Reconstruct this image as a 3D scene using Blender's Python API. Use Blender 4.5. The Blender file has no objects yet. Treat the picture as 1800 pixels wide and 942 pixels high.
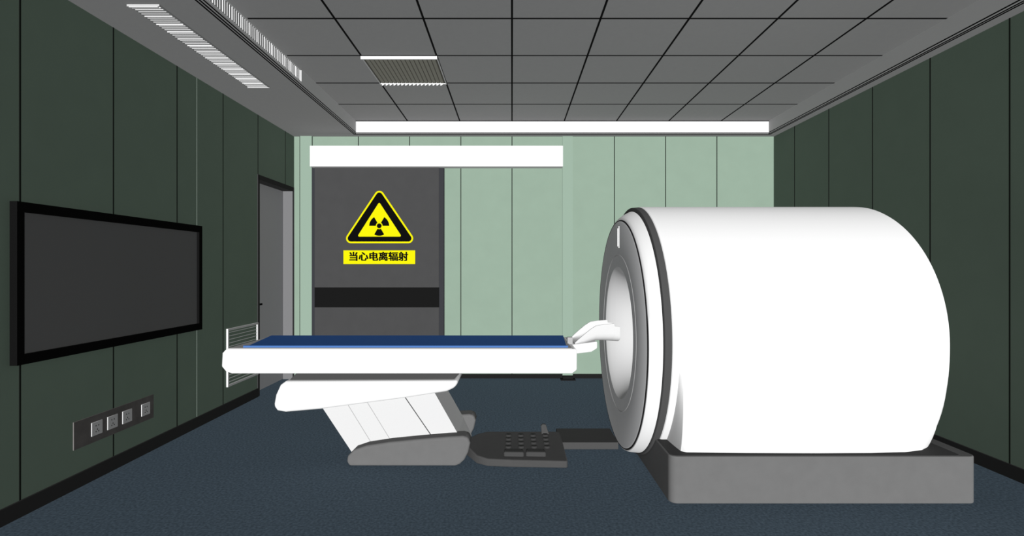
import bpy, bmesh, math
from mathutils import Vector, Matrix

scene = bpy.context.scene
scene.view_settings.view_transform = 'Standard'
COL = scene.collection
CAMZ = 1.29
KA = 0.30     # albedo scale (dark paints, strong lamps: little interreflection)

# ---------------------------------------------------------------- materials
def mat(name, col, rough=0.6, spec=0.15, noise=0.0, nscale=40.0, metallic=0.0, emit=0.0):
    col = tuple(v*KA for v in col)
    m = bpy.data.materials.new(name)
    m.use_nodes = True
    nt = m.node_tree
    b = nt.nodes['Principled BSDF']
    b.inputs['Roughness'].default_value = max(rough, 0.6)
    b.inputs['Specular IOR Level'].default_value = spec*0.05
    b.inputs['Metallic'].default_value = metallic
    c = (col[0], col[1], col[2], 1)
    b.inputs['Base Color'].default_value = c
    if noise > 0:
        tc = nt.nodes.new('ShaderNodeTexCoord')
        nz = nt.nodes.new('ShaderNodeTexNoise')
        nz.inputs['Scale'].default_value = nscale
        nz.inputs['Detail'].default_value = 4
        rp = nt.nodes.new('ShaderNodeValToRGB')
        rp.color_ramp.elements[0].position = 0.3
        rp.color_ramp.elements[1].position = 0.7
        rp.color_ramp.elements[0].color = tuple(max(0, v * (1 - noise)) for v in col) + (1,)
        rp.color_ramp.elements[1].color = tuple(v * (1 + noise) for v in col) + (1,)
        nt.links.new(tc.outputs['Object'], nz.inputs['Vector'])
        nt.links.new(nz.outputs['Fac'], rp.inputs['Fac'])
        nt.links.new(rp.outputs['Color'], b.inputs['Base Color'])
    return m

M_wall   = mat('green_wall_panel', (0.235, 0.315, 0.250), 0.7, 0.1, 0.02, 6)
M_trimg  = mat('pale_green_trim', (0.250, 0.335, 0.270), 0.6, 0.1)
M_seam   = mat('dark_seam', (0.02, 0.024, 0.02), 0.8, 0.05)
M_floor  = mat('blue_vinyl_floor', (0.108, 0.150, 0.192), 0.8, 0.05, 0.30, 70)
M_ceil   = mat('grey_ceiling_tile', (0.52, 0.52, 0.52), 0.8, 0.05, 0.015, 30)
M_fasc   = mat('pale_grey_fascia', (0.85, 0.85, 0.85), 0.8, 0.05)
M_black  = mat('black_metal', (0.012, 0.012, 0.012), 0.6, 0.1)
M_base   = mat('black_baseboard', (0.05, 0.05, 0.05), 0.7, 0.1)
M_white  = mat('white_paint', (0.82, 0.82, 0.82), 0.6, 0.1)
M_shell  = mat('white_gloss_shell', (0.80, 0.80, 0.80), 0.5, 0.12)
M_disc   = mat('grey_white_cover', (0.78, 0.78, 0.79), 0.5, 0.1)
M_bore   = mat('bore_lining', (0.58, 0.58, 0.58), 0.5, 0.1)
M_dring  = mat('dark_grey_ring', (0.07, 0.07, 0.07), 0.5, 0.1)
M_gbase  = mat('grey_base_plastic', (0.145, 0.145, 0.145), 0.6, 0.1, 0.03, 15)
M_door   = mat('grey_door_metal', (0.056, 0.056, 0.057), 0.6, 0.1, 0.03, 8)
M_dframe = mat('dark_blue_grey_frame', (0.036, 0.037, 0.042), 0.6, 0.1)
M_band   = mat('black_door_band', (0.008, 0.008, 0.008), 0.6, 0.05)
M_leaf   = mat('pale_grey_door_leaf', (0.66, 0.66, 0.68), 0.6, 0.1)
M_jamb   = mat('grey_door_jamb', (0.17, 0.17, 0.175), 0.6, 0.1)
M_head   = mat('dark_door_lining', (0.06, 0.06, 0.06), 0.7, 0.1)
M_screen = mat('dark_screen', (0.20, 0.20, 0.20), 0.7, 0.02)
M_bezel  = mat('black_bezel', (0.006, 0.006, 0.006), 0.5, 0.1)
M_blue   = mat('navy_vinyl', (0.040, 0.115, 0.34), 0.7, 0.05)
M_lblue  = mat('light_blue_piping', (0.07, 0.17, 0.44), 0.6, 0.05)
M_under  = mat('grey_underframe', (0.06, 0.06, 0.06), 0.6, 0.1)
M_ugrey  = mat('light_grey_plastic', (0.40, 0.40, 0.40), 0.5, 0.1)
M_deck   = mat('charcoal_plastic', (0.070, 0.070, 0.070), 0.6, 0.1, 0.03, 20)
M_btn    = mat('dark_button', (0.045, 0.045, 0.045), 0.5, 0.2)
M_yel    = mat('sign_yellow', (0.68, 0.65, 0.003), 0.7, 0.02)
M_blk    = mat('sign_black', (0.004, 0.004, 0.004), 0.8, 0.02)
M_louv   = mat('warm_grey_louvre', (0.42, 0.41, 0.35), 0.5, 0.2)
M_louvd  = mat('dark_louvre_gap', (0.16, 0.155, 0.13), 0.5, 0.2)
M_sock   = mat('socket_metal_plate', (0.17, 0.16, 0.155), 0.4, 0.2, 0.15, 12)
M_sockw  = mat('socket_pale_plastic', (0.75, 0.75, 0.75), 0.5, 0.1)
M_line   = mat('pale_seam', (0.42, 0.50, 0.44), 0.6, 0.1)
M_greyln = mat('grey_panel_line', (0.36, 0.36, 0.36), 0.6, 0.1)

# ---------------------------------------------------------------- helpers
W = {}

def finish(name, verts, faces, mats, fmats=None, parent=None, smooth=None, bevel=0, bseg=3):
    xs = [v[0] for v in verts]; ys = [v[1] for v in verts]; zs = [v[2] for v in verts]
    o = Vector(((min(xs)+max(xs))/2, (min(ys)+max(ys))/2, min(zs)))
    me = bpy.data.meshes.new(name)
    me.from_pydata([Vector(v) - o for v in verts], [], faces)
    if not isinstance(mats, (list, tuple)):
        mats = [mats]
    for m in mats:
        me.materials.append(m)
    if fmats:
        for p, i in zip(me.polygons, fmats):
            p.material_index = i
    bm = bmesh.new(); bm.from_mesh(me)
    bmesh.ops.recalc_face_normals(bm, faces=bm.faces)
    bm.to_mesh(me); bm.free()
    ob = bpy.data.objects.new(name, me)
    COL.objects.link(ob)
    place(ob, o, parent)
    if smooth is not None:
        me.shade_smooth()
        me.set_sharp_from_angle(angle=math.radians(smooth))
    if bevel > 0:
        md = ob.modifiers.new('bevel', 'BEVEL')
        md.width = bevel; md.segments = bseg; md.limit_method = 'ANGLE'
        md.angle_limit = math.radians(40)
        md.harden_normals = False
        me.shade_smooth()
        me.set_sharp_from_angle(angle=math.radians(50))
    return ob

def place(ob, o, parent=None):
    o = Vector(o)
    W[ob.name] = o
    if parent is not None:
        ob.parent = parent
        ob.location = o - W[parent.name]
    else:
        ob.location = o

def empty(name, loc):
    e = bpy.data.objects.new(name, None)
    e.empty_display_size = 0.1
    COL.objects.link(e)
    place(e, loc)
    return e

def top(ob, label, cat, group=None):
    ob['label'] = label
    ob['category'] = cat
    if group: ob['group'] = group
    return ob

def struct(ob, label, cat):
    ob['kind'] = 'structure'
    ob['label'] = label; ob['category'] = cat
    return ob

class G:
    def __init__(s):
        s.v = []; s.f = []; s.m = []
    def box(s, x0, x1, y0, y1, z0, z1, m=0):
        b = len(s.v)
        s.v += [(x0,y0,z0),(x1,y0,z0),(x1,y1,z0),(x0,y1,z0),(x0,y0,z1),(x1,y0,z1),(x1,y1,z1),(x0,y1,z1)]
        for q in [(0,3,2,1),(4,5,6,7),(0,1,5,4),(1,2,6,5),(2,3,7,6),(3,0,4,7)]:
            s.f.append(tuple(b+i for i in q)); s.m.append(m)
        return s
    def prism(s, pts, y0, y1, m=0):      # pts in xz, extruded in y
        b = len(s.v); n = len(pts)
        s.v += [(p[0], y0, p[1]) for p in pts] + [(p[0], y1, p[1]) for p in pts]
        s.f.append(tuple(b+i for i in range(n))); s.m.append(m)
        s.f.append(tuple(b+n+i for i in reversed(range(n)))); s.m.append(m)
        for i in range(n):
            j = (i+1) % n
            s.f.append((b+i, b+n+i, b+n+j, b+j)); s.m.append(m)
        return s
    def prismz(s, pts, z0, z1, m=0):     # pts in xy ; z1 may be function
        b = len(s.v); n = len(pts)
        zf = z1 if callable(z1) else (lambda x, y: z1)
        s.v += [(p[0], p[1], z0) for p in pts] + [(p[0], p[1], zf(p[0], p[1])) for p in pts]
        s.f.append(tuple(b+i for i in reversed(range(n)))); s.m.append(m)
        s.f.append(tuple(b+n+i for i in range(n))); s.m.append(m)
        for i in range(n):
            j = (i+1) % n
            s.f.append((b+i, b+j, b+n+j, b+n+i)); s.m.append(m)
        return s
    def loft(s, rings, m=0, closed=True, cap0=False, cap1=False):
        b = len(s.v); n = len(rings[0])
        for r in rings: s.v += list(r)
        for k in range(len(rings)-1):
            for i in range(n if closed else n-1):
                j = (i+1) % n
                s.f.append((b+k*n+i, b+k*n+j, b+(k+1)*n+j, b+(k+1)*n+i)); s.m.append(m)
        if cap0: s.f.append(tuple(b+i for i in reversed(range(n)))); s.m.append(m)
        if cap1: s.f.append(tuple(b+(len(rings)-1)*n+i for i in range(n))); s.m.append(m)
        return s
    def make(s, name, mats, **k):
        return finish(name, s.v, s.f, mats, s.m, **k)

# room dimensions
XL, XR, YB, YN = -2.553, 3.067, 6.0, -1.0
ZC, ZT = 2.83, 2.98
T = 0.15

# ---------------------------------------------------------------- floor
struct(G().box(XL-T-0.1, XR+T, YN, YB+T, -0.1, 0.0).make('floor', M_floor),
       'dark blue speckled vinyl floor', 'floor')

# ---------------------------------------------------------------- back wall
g = G().box(XL-T, XR+T, YB, YB+T, 0, ZT)
for X in [-1.8, -1.2, -0.6, 0.0, 1.2, 1.8, 2.4]:
    g.box(X-0.005, X+0.005, YB-0.002, YB+0.002, 0.05, ZC, 1)
g.box(-2.489, -2.483, YB-0.002, YB+0.002, 0.05, ZC, 1)
struct(g.make('wall_back', [M_wall, M_seam]), 'light green wall cladding with thin dark vertical joints', 'wall')

# left wall with door opening
DY0, DY1, DH, REC = 5.163, 5.955, 2.20, 0.105
g = G()
g.box(XL-T, XL, YN, DY0, 0, ZT)
g.box(XL-T, XL, DY0, DY1, DH, ZT)
g.box(XL-T, XL, DY1, YB, 0, ZT)
y = 2.656 - 0.622*5
while y < YB:
    if y < 5.1:
        g.box(XL-0.001, XL+0.002, y-0.005, y+0.005, 0.08, ZC, 1)
    else:
        g.box(XL-0.001, XL+0.002, y-0.005, y+0.005, DH+0.03, ZC, 1)
    y += 0.622
g.box(XL-0.001, XL+0.001, 4.146, 4.150, 0.08, ZC, 2)
struct(g.make('wall_left', [M_wall, M_seam, M_line]), 'dark green panelled wall with thin vertical joints', 'wall')

g = G().box(XR, XR+T, YN, YB, 0, ZT)
y = 3.154 - 0.6*6
while y < YB:
    g.box(XR-0.002, XR+0.001, y-0.005, y+0.005, 0.08, ZC, 1)
    y += 0.6
struct(g.make('wall_right', [M_wall, M_seam]), 'dark green panelled wall with thin vertical joints', 'wall')

# baseboards
struct(G().box(XL, XL+0.012, YN, DY0-0.031, 0, 0.085).make('baseboard_left', M_base), 'black baseboard', 'baseboard')
struct(G().box(XR-0.012, XR, YN, YB-0.012, 0, 0.085).make('baseboard_right', M_base), 'black baseboard', 'baseboard')
struct(G().box(-0.72, XR-0.013, YB-0.012, YB, 0, 0.05).make('baseboard_back', M_black), 'thin black baseboard', 'baseboard')

# ceiling
RX0, RX1, RY1 = -1.79, 2.944, 5.875
g = G()
g.box(XL, RX0, YN, YB, ZC, ZT)
g.box(RX1, XR, YN, YB, ZC, ZT)
g.box(RX0, RX1, RY1, YB, ZC, ZT)
g.box(XL-T, XR+T, YN, YB+T, ZT, ZT+0.08)
# tile joints
e = 0.007
for k in range(-2, 5):
    X = 0.6*k
    g.box(X-e, X+e, YN, RY1, ZT-0.003, ZT+0.001, 1)
y = 5.28
while y > YN:
    g.box(RX0, RX1, y-e, y+e, ZT-0.003, ZT+0.001, 1)
    y -= 0.605
struct(g.make('ceiling', [M_ceil, M_black]), 'grey tiled suspended ceiling with dark joints and lowered border', 'ceiling')

# white cove strip at far end of the raised field
struct(G().box(RX0+0.003, RX1-0.003, RY1-0.012, RY1, ZC+0.012, ZT-0.004).make('trim_1', M_white), 'white cove strip under tiled ceiling', 'trim')
# dark edge profile round the raised field
g = G()
for off, w in ((0.0, 0.008), (0.022, 0.008)):
    zz0 = ZC-0.004
    g.box(RX0-off-w, RX0-off, YN, RY1+off+w, zz0, ZC, 0)
    g.box(RX1+off, RX1+off+w, YN, RY1+off+w, zz0, ZC, 0)
    g.box(RX0-off, RX1+off, RY1+off, RY1+off+w, zz0, ZC, 0)
g.box(RX0, RX0+0.004, YN, RY1-0.014, ZC+0.008, ZC+0.016, 0)
g.box(RX1-0.004, RX1, YN, RY1-0.014, ZC+0.008, ZC+0.016, 0)
g.box(RX0, RX1, RY1-0.016, RY1-0.012, ZT-0.012, ZT-0.004, 0)
g.box(RX0, RX1, RY1-0.016, RY1-0.010, ZC, ZC+0.010, 0)
struct(g.make('trim_2', M_black), 'thin black ceiling edge profile', 'trim')
# green upright trims on back wall
struct(G().box(-2.47, -2.335, YB-0.03, YB, 0, ZC).make('trim_3', M_trimg), 'pale green upright door surround strip', 'trim')
struct(G().box(0.59, 0.71, YB-0.018, YB, 0.0, ZC).make('trim_4', M_trimg), 'pale green upright door surround strip', 'trim')
# side faces of the raised field
struct(G().box(RX0, RX0+0.002, YN, RY1-0.016, ZC+0.001, ZT-0.001).make('trim_5', M_fasc), 'pale grey side facing of raised ceiling', 'trim')
struct(G().box(RX1-0.002, RX1, YN, RY1-0.016, ZC+0.001, ZT-0.001).make('trim_6', M_fasc), 'pale grey side facing of raised ceiling', 'trim')

# ---------------------------------------------------------------- grey sliding door
g = G()
yd = 5.93
g.box(-2.325, -0.79, yd+0.015, YB, 0, 2.50, 1)       # frame backing
g.box(-2.285, -0.845, yd, yd+0.03, 0.005, 2.50, 0)
g.box(-2.285, -0.845, yd-0.004, yd+0.01, 0.835, 1.065, 2)
struct(g.make('door_1', [M_door, M_dframe, M_band]), 'dark grey sliding radiation-proof door with black band', 'door')

c = G().box(-2.315, 0.584, 5.86, YB-0.024, 2.452, 2.69).make('sliding_door_track_cover', M_white, bevel=0.004)
top(c, 'long white box cover above grey sliding door', 'door track cover')

g = G().box(0.56, 0.73, 5.86, 5.96, 0, 0.012).box(0.585, 0.705, 5.885, 5.94, 0.012, 0.045)
top(g.make('door_floor_guide', M_black, bevel=0.003), 'small black floor guide at foot of green wall', 'door guide')

# ---------------------------------------------------------------- left door
g = G()
xr = XL-REC
g.box(xr-0.04, xr, DY0, DY1, 0.004, DH, 0)                 # leaf
g.box(xr, XL+0.006, DY1-0.012, DY1+0.02, 0, DH, 1)          # far jamb
g.box(xr, XL+0.006, DY0-0.03, DY0+0.008, 0, DH+0.03, 2)           # near jamb
g.box(xr, XL+0.006, DY0-0.03, DY1+0.02, DH-0.02, DH+0.03, 2)      # head
g.box(XL, XL+0.008, DY1+0.018, DY1+0.03, 0, DH+0.03, 2)
d2 = struct(g.make('door_2', [M_leaf, M_jamb, M_head]), 'grey door leaf recessed in green wall', 'door')
g = G().box(xr, xr+0.012, 5.22, 5.26, 0.86, 0.97).box(xr+0.012, xr+0.05, 5.232, 5.248, 0.905, 0.921).box(xr+0.038, xr+0.052, 5.232, 5.35, 0.903, 0.923)
h = g.make('handle', M_black, parent=d2, bevel=0.003); h['label'] = 'black lever handle'

# ---------------------------------------------------------------- signs
yS = yd-0.004
PX = 900/(yS)
def S(px, py): return ((px-900)/PX, CAMZ-(py-471)/PX)
def rtri(a, b, c_, r, n=8):
    P = [Vector(S(*p)) for p in (a, b, c_)]
    r = r/PX
    out = []
    cen = sum(P, Vector((0, 0)))/3
    for i in range(3):
        p0, p1, p2 = P[i-1], P[i], P[(i+1) % 3]
        def nrm(u, v):
            d = (v-u).normalized(); q = Vector((d.y, -d.x))
            if q.dot((u+v)/2-cen) < 0: q = -q
            return q
        n0, n1 = nrm(p0, p1), nrm(p1, p2)
        a0 = math.atan2(n0.y, n0.x); a1 = math.atan2(n1.y, n1.x)
        da = (a1-a0+math.pi) % (2*math.pi)-math.pi
        for k in range(n+1):
            t = a0+da*k/n
            out.append((p1.x+r*math.cos(t), p1.y+r*math.sin(t)))
    return out
A, B, C = (667, 344), (617, 419), (718, 419)
sg = G().prism(rtri(A, B, C, 8.5), yS-0.006, yS).make('warning_sign', M_yel)
top(sg, 'yellow and black triangular radiation warning sign on grey door', 'sign')
G().prism(rtri(A, B, C, 5.5), yS-0.008, yS-0.006).make('black_border', M_blk, parent=sg)
G().prism(rtri((667, 359), (632, 414), (703, 414), 2), yS-0.010, yS-0.008).make('yellow_field', M_yel, parent=sg)
g = G()
cx, cz = S(667, 397)
def ring_pts(r0, r1, a0, a1, n=14):
    o = [(cx+r1*math.cos(a0+(a1-a0)*k/n), cz+r1*math.sin(a0+(a1-a0)*k/n)) for k in range(n+1)]
    o += [(cx+r0*math.cos(a1+(a0-a1)*k/n), cz+r0*math.sin(a1+(a0-a1)*k/n)) for k in range(n+1)]
    return o
for a in (270, 30, 150):
    g.prism(ring_pts(6/PX, 17.5/PX, math.radians(a-30), math.radians(a+30)), yS-0.012, yS-0.010)
g.prism([(cx+4.2/PX*math.cos(k*math.pi/12), cz+4.2/PX*math.sin(k*math.pi/12)) for k in range(24)], yS-0.012, yS-0.010)
g.make('radiation_symbol', M_blk, parent=sg)

x0, z1 = S(604, 440); x1, z0 = S(730, 464)
pl = G().box(x0, x1, yS-0.006, yS, z0, z1).make('warning_text_plate', M_yel)
top(pl, 'yellow rectangular plate with black Chinese warning text', 'sign')
cu = bpy.data.curves.new('txt', 'FONT')
cu.body = '当心电离辐射'
cu.size = 1.0
cu.resolution_u = 6
to = bpy.data.objects.new('txt', cu); COL.objects.link(to)
bpy.context.view_layer.update()
dg = bpy.context.evaluated_depsgraph_get()
me = bpy.data.meshes.new_from_object(to.evaluated_get(dg))
COL.objects.unlink(to)
vs = [v.co.copy() for v in me.vertices]
mnx = min(v.x for v in vs); mxx = max(v.x for v in vs); mny = min(v.y for v in vs); mxy = max(v.y for v in vs)
tx0, tz1 = S(615, 442.8); tx1, tz0 = S(717, 458.2)
nv = []; nf = []
px1 = 1/PX
i = 0
for dx in (-0.75, -0.25, 0.25, 0.75):
    for dz in (-0.35, 0.35):
        b = len(nv)
        nv += [((v.x-mnx)/(mxx-mnx)*(tx1-tx0)+tx0+dx*px1, yS-0.0070-i*0.0002, (v.y-mny)/(mxy-mny)*(tz1-tz0)+tz0+dz*px1) for v in vs]
        nf += [tuple(b+q for q in p.vertices) for p in me.polygons]
        i += 1
finish('sign_text', nv, nf, M_blk, parent=pl)

# ---------------------------------------------------------------- wall television
ty0, ty1, tz0, tz1 = 2.60, 4.155, 0.793, 1.63
xw = XL+0.0018
tv = empty('television', (xw, (ty0+ty1)/2, tz0))
top(tv, 'large black flat television mounted on green wall', 'television')
xf = XL+0.040; bz = 0.052
g = G()
g.box(xw, XL+0.018, ty0, ty1, tz0, tz1)
g.box(XL+0.018, xf, ty0, ty1, tz0, tz0+bz)
g.box(XL+0.018, xf, ty0, ty1, tz1-bz, tz1)
g.box(XL+0.018, xf, ty0, ty0+0.04, tz0+bz, tz1-bz)
g.box(XL+0.018, xf, ty1-0.04, ty1, tz0+bz, tz1-bz)
g.make('bezel', M_bezel, parent=tv)
G().box(XL+0.018, XL+0.021, ty0+0.04, ty1-0.04, tz0+bz, tz1-bz).make('screen', M_screen, parent=tv)

# ---------------------------------------------------------------- socket panel
sp = G().box(XL, XL+0.006, 2.976, 3.64, 0.228, 0.392).make('power_socket_panel', M_sock, bevel=0.001)
top(sp, 'brushed dark metal strip with four pale power sockets on green wall', 'power socket')
for yy in (3.139, 3.262, 3.386, 3.557):
    s = 0.041
    so = G().box(XL+0.006, XL+0.011, yy-s, yy+s, 0.31-s, 0.31+s).make('socket', [M_sockw], parent=sp, bevel=0.0015)
    g = G()
    for dy, dz in ((-0.010, 0.016), (0.010, 0.016), (0, -0.008), (-0.010, -0.020), (0.010, -0.020)):
        g.box(XL+0.011, XL+0.0118, yy+dy-0.003, yy+dy+0.003, 0.31+dz-0.004, 0.31+dz+0.004)
    g.make('socket_holes', M_base, parent=so)

# ---------------------------------------------------------------- wall vent
vy0, vy1, vz0, vz1 = 4.575, 5.125, 0.225, 0.745
vt = empty('wall_air_vent', (XL, (vy0+vy1)/2, vz0))
top(vt, 'white louvred return air grille low on green wall', 'air vent')
g = G()
fw = 0.018
g.box(XL, XL+0.016, vy0, vy0+fw, vz0, vz1); g.box(XL, XL+0.016, vy1-fw, vy1, vz0, vz1)
g.box(XL, XL+0.016, vy0+fw, vy1-fw, vz0, vz0+fw); g.box(XL, XL+0.016, vy0+fw, vy1-fw, vz1-fw, vz1)
g.make('frame', M_white, parent=vt)
G().box(XL, XL+0.004, vy0+fw, vy1-fw, vz0+fw, vz1-fw).make('backing', M_wall, parent=vt)
g = G()
for k in range(15):
    z = vz0+fw+0.02+k*(vz1-vz0-2*fw-0.04)/14
    g.box(XL+0.004, XL+0.010, vy0+fw, vy1-fw, z, z+0.004)
g.make('louvres', M_white, parent=vt)

# ---------------------------------------------------------------- ceiling linear diffuser (soffit)
ax0, ax1, ay0, ay1 = -2.25, -2.06, 2.99, 4.36
dv = empty('ceiling_air_diffuser', ((ax0+ax1)/2, (ay0+ay1)/2, ZC-0.02))
top(dv, 'long white slatted air diffuser in lowered ceiling border', 'air vent')
G().box(ax0, ax1, ay0, ay1, ZC-0.003, ZC).make('backing', M_ceil, parent=dv)
g = G()
g.box(ax0, ax1, ay0, ay0+0.012, ZC-0.012, ZC-0.003); g.box(ax0, ax1, ay1-0.012, ay1, ZC-0.012, ZC-0.003)
g.box(ax0, ax0+0.008, ay0+0.012, ay1-0.012, ZC-0.008, ZC-0.003)
g.box(ax1-0.008, ax1, ay0+0.012, ay1-0.012, ZC-0.008, ZC-0.003)
g.make('frame', M_ceil, parent=dv)
g = G()
n = 52
for k in range(n):
    y = ay0+0.03+k*(ay1-ay0-0.06)/(n-1)
    h_ = 0.0058 if k % 4 else 0.0090
    g.box(ax0+0.010, ax1-0.010, y-0.002, y+0.002, ZC-h_, ZC-0.003)
g.box(ax0+0.010, ax1-0.010, ay0+0.002, ay0+0.012, ZC-0.016, ZC-0.003)
g.make('slats', M_white, parent=dv)

# fascia diffuser (vertical side of raised field)
dv = empty('side_air_diffuser', (RX0, (ay0+ay1)/2, ZC+0.02))
top(dv, 'long white slatted air diffuser on side of raised ceiling', 'air vent')
bz0, bz1 = ZC+0.028, ZC+0.134
by0, by1 = 2.7, 4.33
G().box(RX0+0.002, RX0+0.004, by0, by1, bz0, bz1).make('backing', M_ceil, parent=dv)
g = G()
g.box(RX0+0.004, RX0+0.012, by0, by1, bz0, bz0+0.006); g.box(RX0+0.004, RX0+0.012, by0, by1, bz1-0.006, bz1)
g.box(RX0+0.004, RX0+0.014, by0, by0+0.012, bz0+0.006, bz1-0.006); g.box(RX0+0.004, RX0+0.014, by1-0.012, by1, bz0+0.006, bz1-0.006)
g.make('frame', M_white, parent=dv)
g = G()
n = 60
for k in range(n):
    y = by0+0.03+k*(by1-by0-0.06)/(n-1)
    g.box(RX0+0.004, RX0+(0.0075 if k % 4 else 0.010), y-0.002, y+0.002, bz0+0.010, bz1-0.010)
g.make('slats', M_white, parent=dv)

# ---------------------------------------------------------------- louvred ceiling lamp
lx0, lx1, ly0, ly1 = -1.205, -0.597, 4.075, 4.68
lp = empty('ceiling_lamp', ((lx0+lx1)/2, (ly0+ly1)/2, ZT-0.03))
top(lp, 'square louvred ceiling lamp set in tile field', 'ceiling lamp')
g = G()
g.box(lx0, lx1, ly0, ly0+0.012, ZT-0.028, ZT-0.004)
g.box(lx0, lx1, ly1-0.012, ly1, ZT-0.014, ZT-0.004)
g.box(lx0, lx0+0.008, ly0+0.012, ly1-0.012, ZT-0.012, ZT-0.004)
g.box(lx1-0.008, lx1, ly0+0.012, ly1-0.012, ZT-0.012, ZT-0.004)
g.make('frame', M_white, parent=lp)
G().box(lx0+0.008, lx1-0.008, ly0+0.012, ly1-0.012, ZT-0.006, ZT-0.003).make('reflector', M_louvd, parent=lp)
g = G()
n = 16
for k in range(n):
    xa = lx0+0.02+k*(lx1-lx0-0.04)/n
    xb = xa+(lx1-lx0-0.04)/n
    g.box(xa+0.005, xb-0.003, ly0+0.014, ly1-0.03, ZT-0.012, ZT-0.006)
g.make('louvre', [M_louv], parent=lp)
g = G()
for k in range(n):
    xa = lx0+0.02+k*(lx1-lx0-0.04)/n
    xb = xa+(lx1-lx0-0.04)/n
    g.prism([(xa, ZT-0.006), (xa+0.004, ZT-0.036), (xb-0.004, ZT-0.018), (xb-0.004, ZT-0.006)], ly1-0.03, ly1-0.022)
g.make('end_reflector', M_white, parent=lp)

# ---------------------------------------------------------------- MRI scanner
mri = empty('mri_scanner', (1.70, 3.70, 0.0))
top(mri, 'large white cylindrical scanner with round bore on grey base', 'medical scanner')
YC, ZR, RR = 3.70, 0.86, 0.865
NA = 128
def circ(X, R, zc, n=2.0, zmin=None, yc=YC):
    out = []
    for i in range(NA):
        t = 2*math.pi*i/NA
        c_, s_ = math.cos(t), math.sin(t)
        r = R
        if n > 2.001 and s_ < 0:
            r = R/((abs(c_)**n+abs(s_)**n)**(1/n))
        z = zc+r*s_
        if zmin is not None: z = max(z, zmin)
        out.append((X, yc+r*c_, z))
    return out
st = [(0.89, 0.858, 2), (0.894, 0.863, 2), (0.905, RR, 2), (0.93, RR, 2.0), (0.94, RR, 2.8), (0.95, RR, 4.2), (0.975, RR, 5.2), (1.3, RR, 6.0), (1.7, RR, 6.5),
      (2.0, RR, 6.0), (2.2, RR, 5.0), (2.32, RR, 3.8), (2.39, RR, 3.0), (2.42, RR-0.001, 2.5), (2.430, RR-0.006, 2.3), (2.436, RR-0.02, 2.2), (2.438, RR-0.06, 2.1)]
rings = [circ(x, r, ZR, n, 0.20) for x, r, n in st]
rings += [circ(2.438, 0.34, 0.829)]
G().loft(rings).make('housing', M_shell, parent=mri, smooth=35)
# dark ring
G().loft([circ(0.844, 0.835, 0.852), circ(0.846, 0.855, 0.856), circ(0.850, 0.861, 0.858), circ(0.888, 0.862, 0.86), circ(0.894, 0.85, 0.86)]).make('dark_ring', M_dring, parent=mri, smooth=40)['label'] = 'dark grey joint ring'
# white ring
G().loft([circ(0.772, 0.802, 0.829), circ(0.774, 0.812, 0.831), circ(0.785, 0.820, 0.835), circ(0.805, 0.830, 0.841), circ(0.844, 0.842, 0.850)]).make('front_ring', M_shell, parent=mri, smooth=40)
# black joint + front cover
G().loft([circ(0.768, 0.794, 0.829), circ(0.765, 0.799, 0.829), circ(0.774, 0.806, 0.829)]).make('joint_line', M_black, parent=mri, smooth=60)
G().loft([circ(0.764, 0.470, 0.829), circ(0.764, 0.552, 0.829)], 0).loft([circ(0.764, 0.552, 0.829), circ(0.761, 0.555, 0.829), circ(0.764, 0.558, 0.829)], 1).loft(
    [circ(0.764, 0.558, 0.829), circ(0.764, 0.785, 0.829), circ(0.768, 0.797, 0.829)], 0).make('front_cover', [M_disc, M_greyln], parent=mri, smooth=40)['label'] = 'round grey front cover'
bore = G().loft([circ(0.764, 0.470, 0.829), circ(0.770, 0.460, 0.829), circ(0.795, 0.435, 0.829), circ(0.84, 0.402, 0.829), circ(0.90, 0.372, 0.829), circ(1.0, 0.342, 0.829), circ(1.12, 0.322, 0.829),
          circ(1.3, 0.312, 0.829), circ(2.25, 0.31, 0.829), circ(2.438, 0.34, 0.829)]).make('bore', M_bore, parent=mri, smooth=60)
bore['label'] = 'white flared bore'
# base
def rr(x0, x1, y0, y1, r, n=6):
    o = []
    for (cx_, cy_, a) in ((x1-r, y1-r, 0), (x0+r, y1-r, 90), (x0+r, y0+r, 180), (x1-r, y0+r, 270)):
        for k in range(n+1):
            t = math.radians(a+90*k/n)
            o.append((cx_+r*math.cos(t), cy_+r*math.sin(t)))
    return o
G().prismz(rr(0.865, 2.55, 2.80, 4.60, 0.045), 0.0, 0.258).make('base', M_gbase, parent=mri, bevel=0.006)['label'] = 'grey plinth with rounded corners'
G().prismz(rr(0.875, 2.47, 2.812, 4.59, 0.03), 0.258, 0.260).make('base_top_shade', M_dring, parent=mri)['label'] = 'dark sheet painting shade on base under housing'  # thin dark sheet imitates the shade on the base top below the housing
g = G().box(0.759, 0.765, 3.645, 3.652, 1.432, 1.588).box(0.759, 0.765, 3.685, 3.688, 1.445, 1.575)
g.make('indicator_strip', M_white, parent=mri)['label'] = 'thin white vertical indicator strips'

# ---------------------------------------------------------------- patient table
pt = empty('patient_table', (-0.7, 3.70, 0.0))
top(pt, 'white scanner patient table with navy mattress and grey foot', 'patient table')
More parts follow.
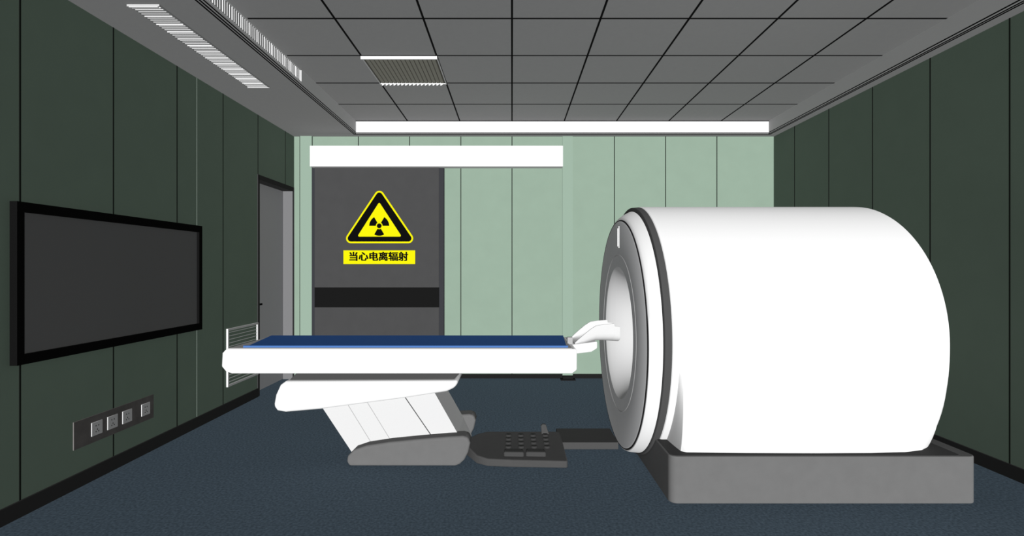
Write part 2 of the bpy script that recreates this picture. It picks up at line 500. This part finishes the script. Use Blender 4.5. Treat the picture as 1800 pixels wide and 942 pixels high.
# tabletop beam
prof = [(-1.925, 0.725), (-1.90, 0.752), (0.425, 0.752), (0.432, 0.742), (0.432, 0.612), (0.40, 0.588), (-1.86, 0.588), (-1.90, 0.600), (-1.93, 0.635)]
G().prism(prof, 3.40, 4.0).make('tabletop', M_shell, parent=pt, bevel=0.010)
g = G().box(-1.89, 0.40, 3.408, 3.992, 0.75, 0.757)
g.make('tabletop_edge', M_ugrey, parent=pt, bevel=0.002)['label'] = 'thin grey top edging'
mt = G().prismz([(-1.77, 3.445), (0.365, 3.445), (0.395, 3.96), (-1.86, 3.96)], 0.757, 0.769).make('mattress', M_blue, parent=pt)
mt['label'] = 'thin navy vinyl mattress'
G().box(-1.80, 0.375, 3.428, 3.444, 0.757, 0.7695).make('piping', M_lblue, parent=mt)['label'] = 'lighter blue edge strip'
G().box(0.392, 0.43, 3.62, 3.66, 0.745, 0.80).make('end_clip', M_ugrey, parent=pt, bevel=0.004)
# head rest trough: angular wings with a thin shell
g = G()
rings = []
stn = [(0.440, 0.768, 0.750, 0.125), (0.455, 0.785, 0.748, 0.135), (0.50, 0.825, 0.750, 0.14), (0.545, 0.862, 0.762, 0.14), (0.585, 0.888, 0.772, 0.14), (0.64, 0.897, 0.772, 0.138),
       (0.71, 0.903, 0.768, 0.135), (0.715, 0.885, 0.768, 0.135), (0.752, 0.880, 0.766, 0.135), (0.757, 0.868, 0.768, 0.13)]
for X, zt, zb, hw in stn:
    ring = []
    th = 0.014
    for k in range(17):
        t = math.pi*k/16
        ring.append((X, YC-hw*math.cos(t), zt-(zt-zb)*(math.sin(t)**0.4)))
    for k in range(16, -1, -1):
        t = math.pi*k/16
        ring.append((X, YC-(hw-th)*math.cos(t), zt-max(0.0, (zt-zb-min(th, (zt-zb)*0.6)))*(math.sin(t)**0.4)))
    rings.append(ring)
g.loft(rings, cap0=True, cap1=True)
g.make('head_rest', mat('head_rest_plastic', (0.66, 0.66, 0.66)), parent=pt, smooth=35)['label'] = 'white winged trough-shaped head rest'
g = G().prism([(0.40, 0.748), (0.60, 0.772), (0.60, 0.725), (0.56, 0.700), (0.47, 0.688), (0.40, 0.684)], 3.60, 3.80)
g.make('head_rest_bracket', M_shell, parent=pt, bevel=0.008)
# under frame
G().prism([(-1.44, 0.59), (-0.345, 0.59), (-0.40, 0.532), (-1.50, 0.532)], 3.43, 3.97).make('under_frame', M_under, parent=pt, bevel=0.008)['label'] = 'dark grey underframe'
# saddle
prof = [(-1.535, 0.515), (-1.50, 0.54), (-0.40, 0.545), (-0.352, 0.548), (-0.372, 0.500), (-0.432, 0.472), (-0.70, 0.430), (-1.27, 0.355), (-1.50, 0.335), (-1.555, 0.345), (-1.58, 0.375), (-1.565, 0.45)]
G().prism(prof, 3.38, 4.0).make('saddle', M_shell, parent=pt, bevel=0.03, bseg=5)['label'] = 'white wedge-shaped lifting arm'
# column
g = G()
prof = [(-1.275, 0.37), (-0.53, 0.48), (-0.36, 0.18), (-0.30, 0.05), (-1.05, 0.03)]
g.prism(prof, 3.42, 3.80, 0)
def strip(xa, za, xb, zb, w, m, y=3.419):
    d = Vector((xb-xa, zb-za)).normalized(); q = Vector((-d.y, d.x))*w/2
    g.prism([(xa+q.x, za+q.y), (xb+q.x, zb+q.y), (xb-q.x, zb-q.y), (xa-q.x, za-q.y)], y, 3.421, m)
k = 3.42/900
def P(px, py): return ((px-900)*k, CAMZ-(py-471)*k)
for a, b_, w, m in (((612, 712), (660, 790), 0.0035, 1), ((645, 706), (693, 784), 0.0035, 1), ((712, 698), (760, 768), 0.006, 2)):
    pa, pb = P(*a), P(*b_)
    strip(pa[0], pa[1], pb[0], pb[1], w, m)
col = g.make('column', [mat('white_column_paint', (0.62, 0.62, 0.62)), M_greyln, M_dring], parent=pt)
col['label'] = 'white slanted support column with panel joints'
# feet
prof = [(-1.06, 0.0), (-1.078, 0.03), (-1.07, 0.065), (-1.03, 0.105), (-0.95, 0.132), (-0.80, 0.155), (-0.60, 0.175), (-0.42, 0.19), (-0.32, 0.195),
        (-0.285, 0.185), (-0.272, 0.150), (-0.285, 0.09), (-0.31, 0.04), (-0.34, 0.012), (-0.37, 0.0)]
f1 = G().prism(prof, 3.33, 3.46).make('foot', M_gbase, parent=pt, bevel=0.035, bseg=6)
f1['label'] = 'rounded grey floor foot'
f2 = f1.copy(); COL.objects.link(f2); f2.name = 'foot.001'
W[f2.name] = W[f1.name]+Vector((0.0, 0.50, 0)); f2.parent = pt; f2.location = W[f2.name]-W[pt.name]
G().prism([(-1.0, 0.0), (-1.0, 0.10), (-0.36, 0.15), (-0.33, 0.0)], 3.45, 3.84).make('foot_bridge', M_deck, parent=pt)
# pedal console
pts = [(-0.235, 3.38), (-0.16, 3.33), (0.0, 3.315), (0.352, 3.298), (0.36, 3.31), (0.352, 3.74), (0.33, 3.76), (-0.18, 3.76), (-0.25, 3.72), (-0.33, 3.62), (-0.33, 3.56)]
ztop = lambda x, y: 0.045+(y-3.30)*0.10
dk = G().prismz(pts, 0.0, ztop).make('foot_console', M_deck, parent=pt, bevel=0.008)
dk['label'] = 'charcoal floor console with buttons and pedals'
def cyl(cx_, cy_, z0, z1, r, n=20):
    g = G()
    r0 = [(cx_+r*math.cos(2*math.pi*i/n), cy_+r*math.sin(2*math.pi*i/n), z0) for i in range(n)]
    r1 = [(a, b, z1-0.003) for a, b, _ in r0]
    r2 = [(cx_+(a-cx_)*0.85, cy_+(b-cy_)*0.85, z1) for a, b, _ in r0]
    g.loft([r0, r1, r2], cap0=True, cap1=True)
    return g
first = None
for i in range(4):
    for j in range(4):
        bx = -0.025+i*0.088; by = 3.50+j*0.062
        if first is None:
            first = cyl(bx, by, ztop(bx, by)-0.004, ztop(bx, by)+0.012, 0.022).make('button', M_btn, parent=dk, smooth=40)
            o0 = W[first.name].copy(); b0 = (bx, by)
        else:
            c2 = first.copy(); COL.objects.link(c2); c2.parent = dk
            W[c2.name] = o0+Vector((bx-b0[0], by-b0[1], (by-b0[1])*0.10))
            c2.location = W[c2.name]-W[dk.name]
M_ped = mat('pedal_grey', (0.060, 0.060, 0.060))
for bx in (-0.055, 0.090):
    zt = ztop(bx, 3.40)
    g = G().prismz([(bx, 3.365), (bx+0.135, 3.360), (bx+0.128, 3.435), (bx+0.004, 3.44)], zt-0.012, zt+0.026)
    g.make('pedal', M_ped, parent=dk, bevel=0.012)
G().prism([(0.215, 0.08), (0.21, 0.145), (0.222, 0.158), (0.245, 0.155), (0.27, 0.08)], 3.71, 3.735).make('peg', M_deck, parent=dk, bevel=0.004)
# rail
G().box(0.34, 0.757, 3.64, 3.96, 0.0, 0.05).make('floor_rail', M_dring, parent=pt, bevel=0.004)['label'] = 'flat dark rail leading to scanner'

# ---------------------------------------------------------------- lights
def sun(name, d, e):
    l = bpy.data.lights.new(name, 'SUN'); l.energy = e/KA; l.angle = 0.05
    try: l.use_shadow = False
    except Exception: pass
    try: l.cycles.cast_shadow = False
    except Exception: pass
    o = bpy.data.objects.new(name, l); COL.objects.link(o)
    o.rotation_euler = Vector(d).to_track_quat('-Z', 'Y').to_euler()
    o.location = (0, -3, 3)
a = math.radians(10)
pi = math.pi
sun('main_sun', (0, math.cos(a), -math.sin(a)), pi*1.45)
sun('side_fill', (1, 0, 0), pi*0.115)  # added shadowless fill with no real source, for faces turned to -X
sun('side_fill_b', (-1, 0, 0), pi*0.115)  # same added fill for faces turned to +X
sun('up_fill', (0, 0, 1), pi*0.215)  # added shadowless fill from below, brightens ceiling and undersides
sun('down_fill', (0, 0, -1), pi*0.03)  # added weak shadowless fill from above, for floor and top faces

w = bpy.data.worlds.new('world'); scene.world = w
w.use_nodes = True
w.node_tree.nodes['Background'].inputs[0].default_value = (1, 1, 1, 1)
w.node_tree.nodes['Background'].inputs[1].default_value = 0.03

# ---------------------------------------------------------------- camera
cam = bpy.data.cameras.new('camera'); cam.lens = 18; cam.sensor_width = 36; cam.sensor_fit = 'HORIZONTAL'
co = bpy.data.objects.new('camera', cam); COL.objects.link(co)
co.location = (0, 0, CAMZ); co.rotation_euler = (math.radians(90), 0, 0)
scene.camera = co
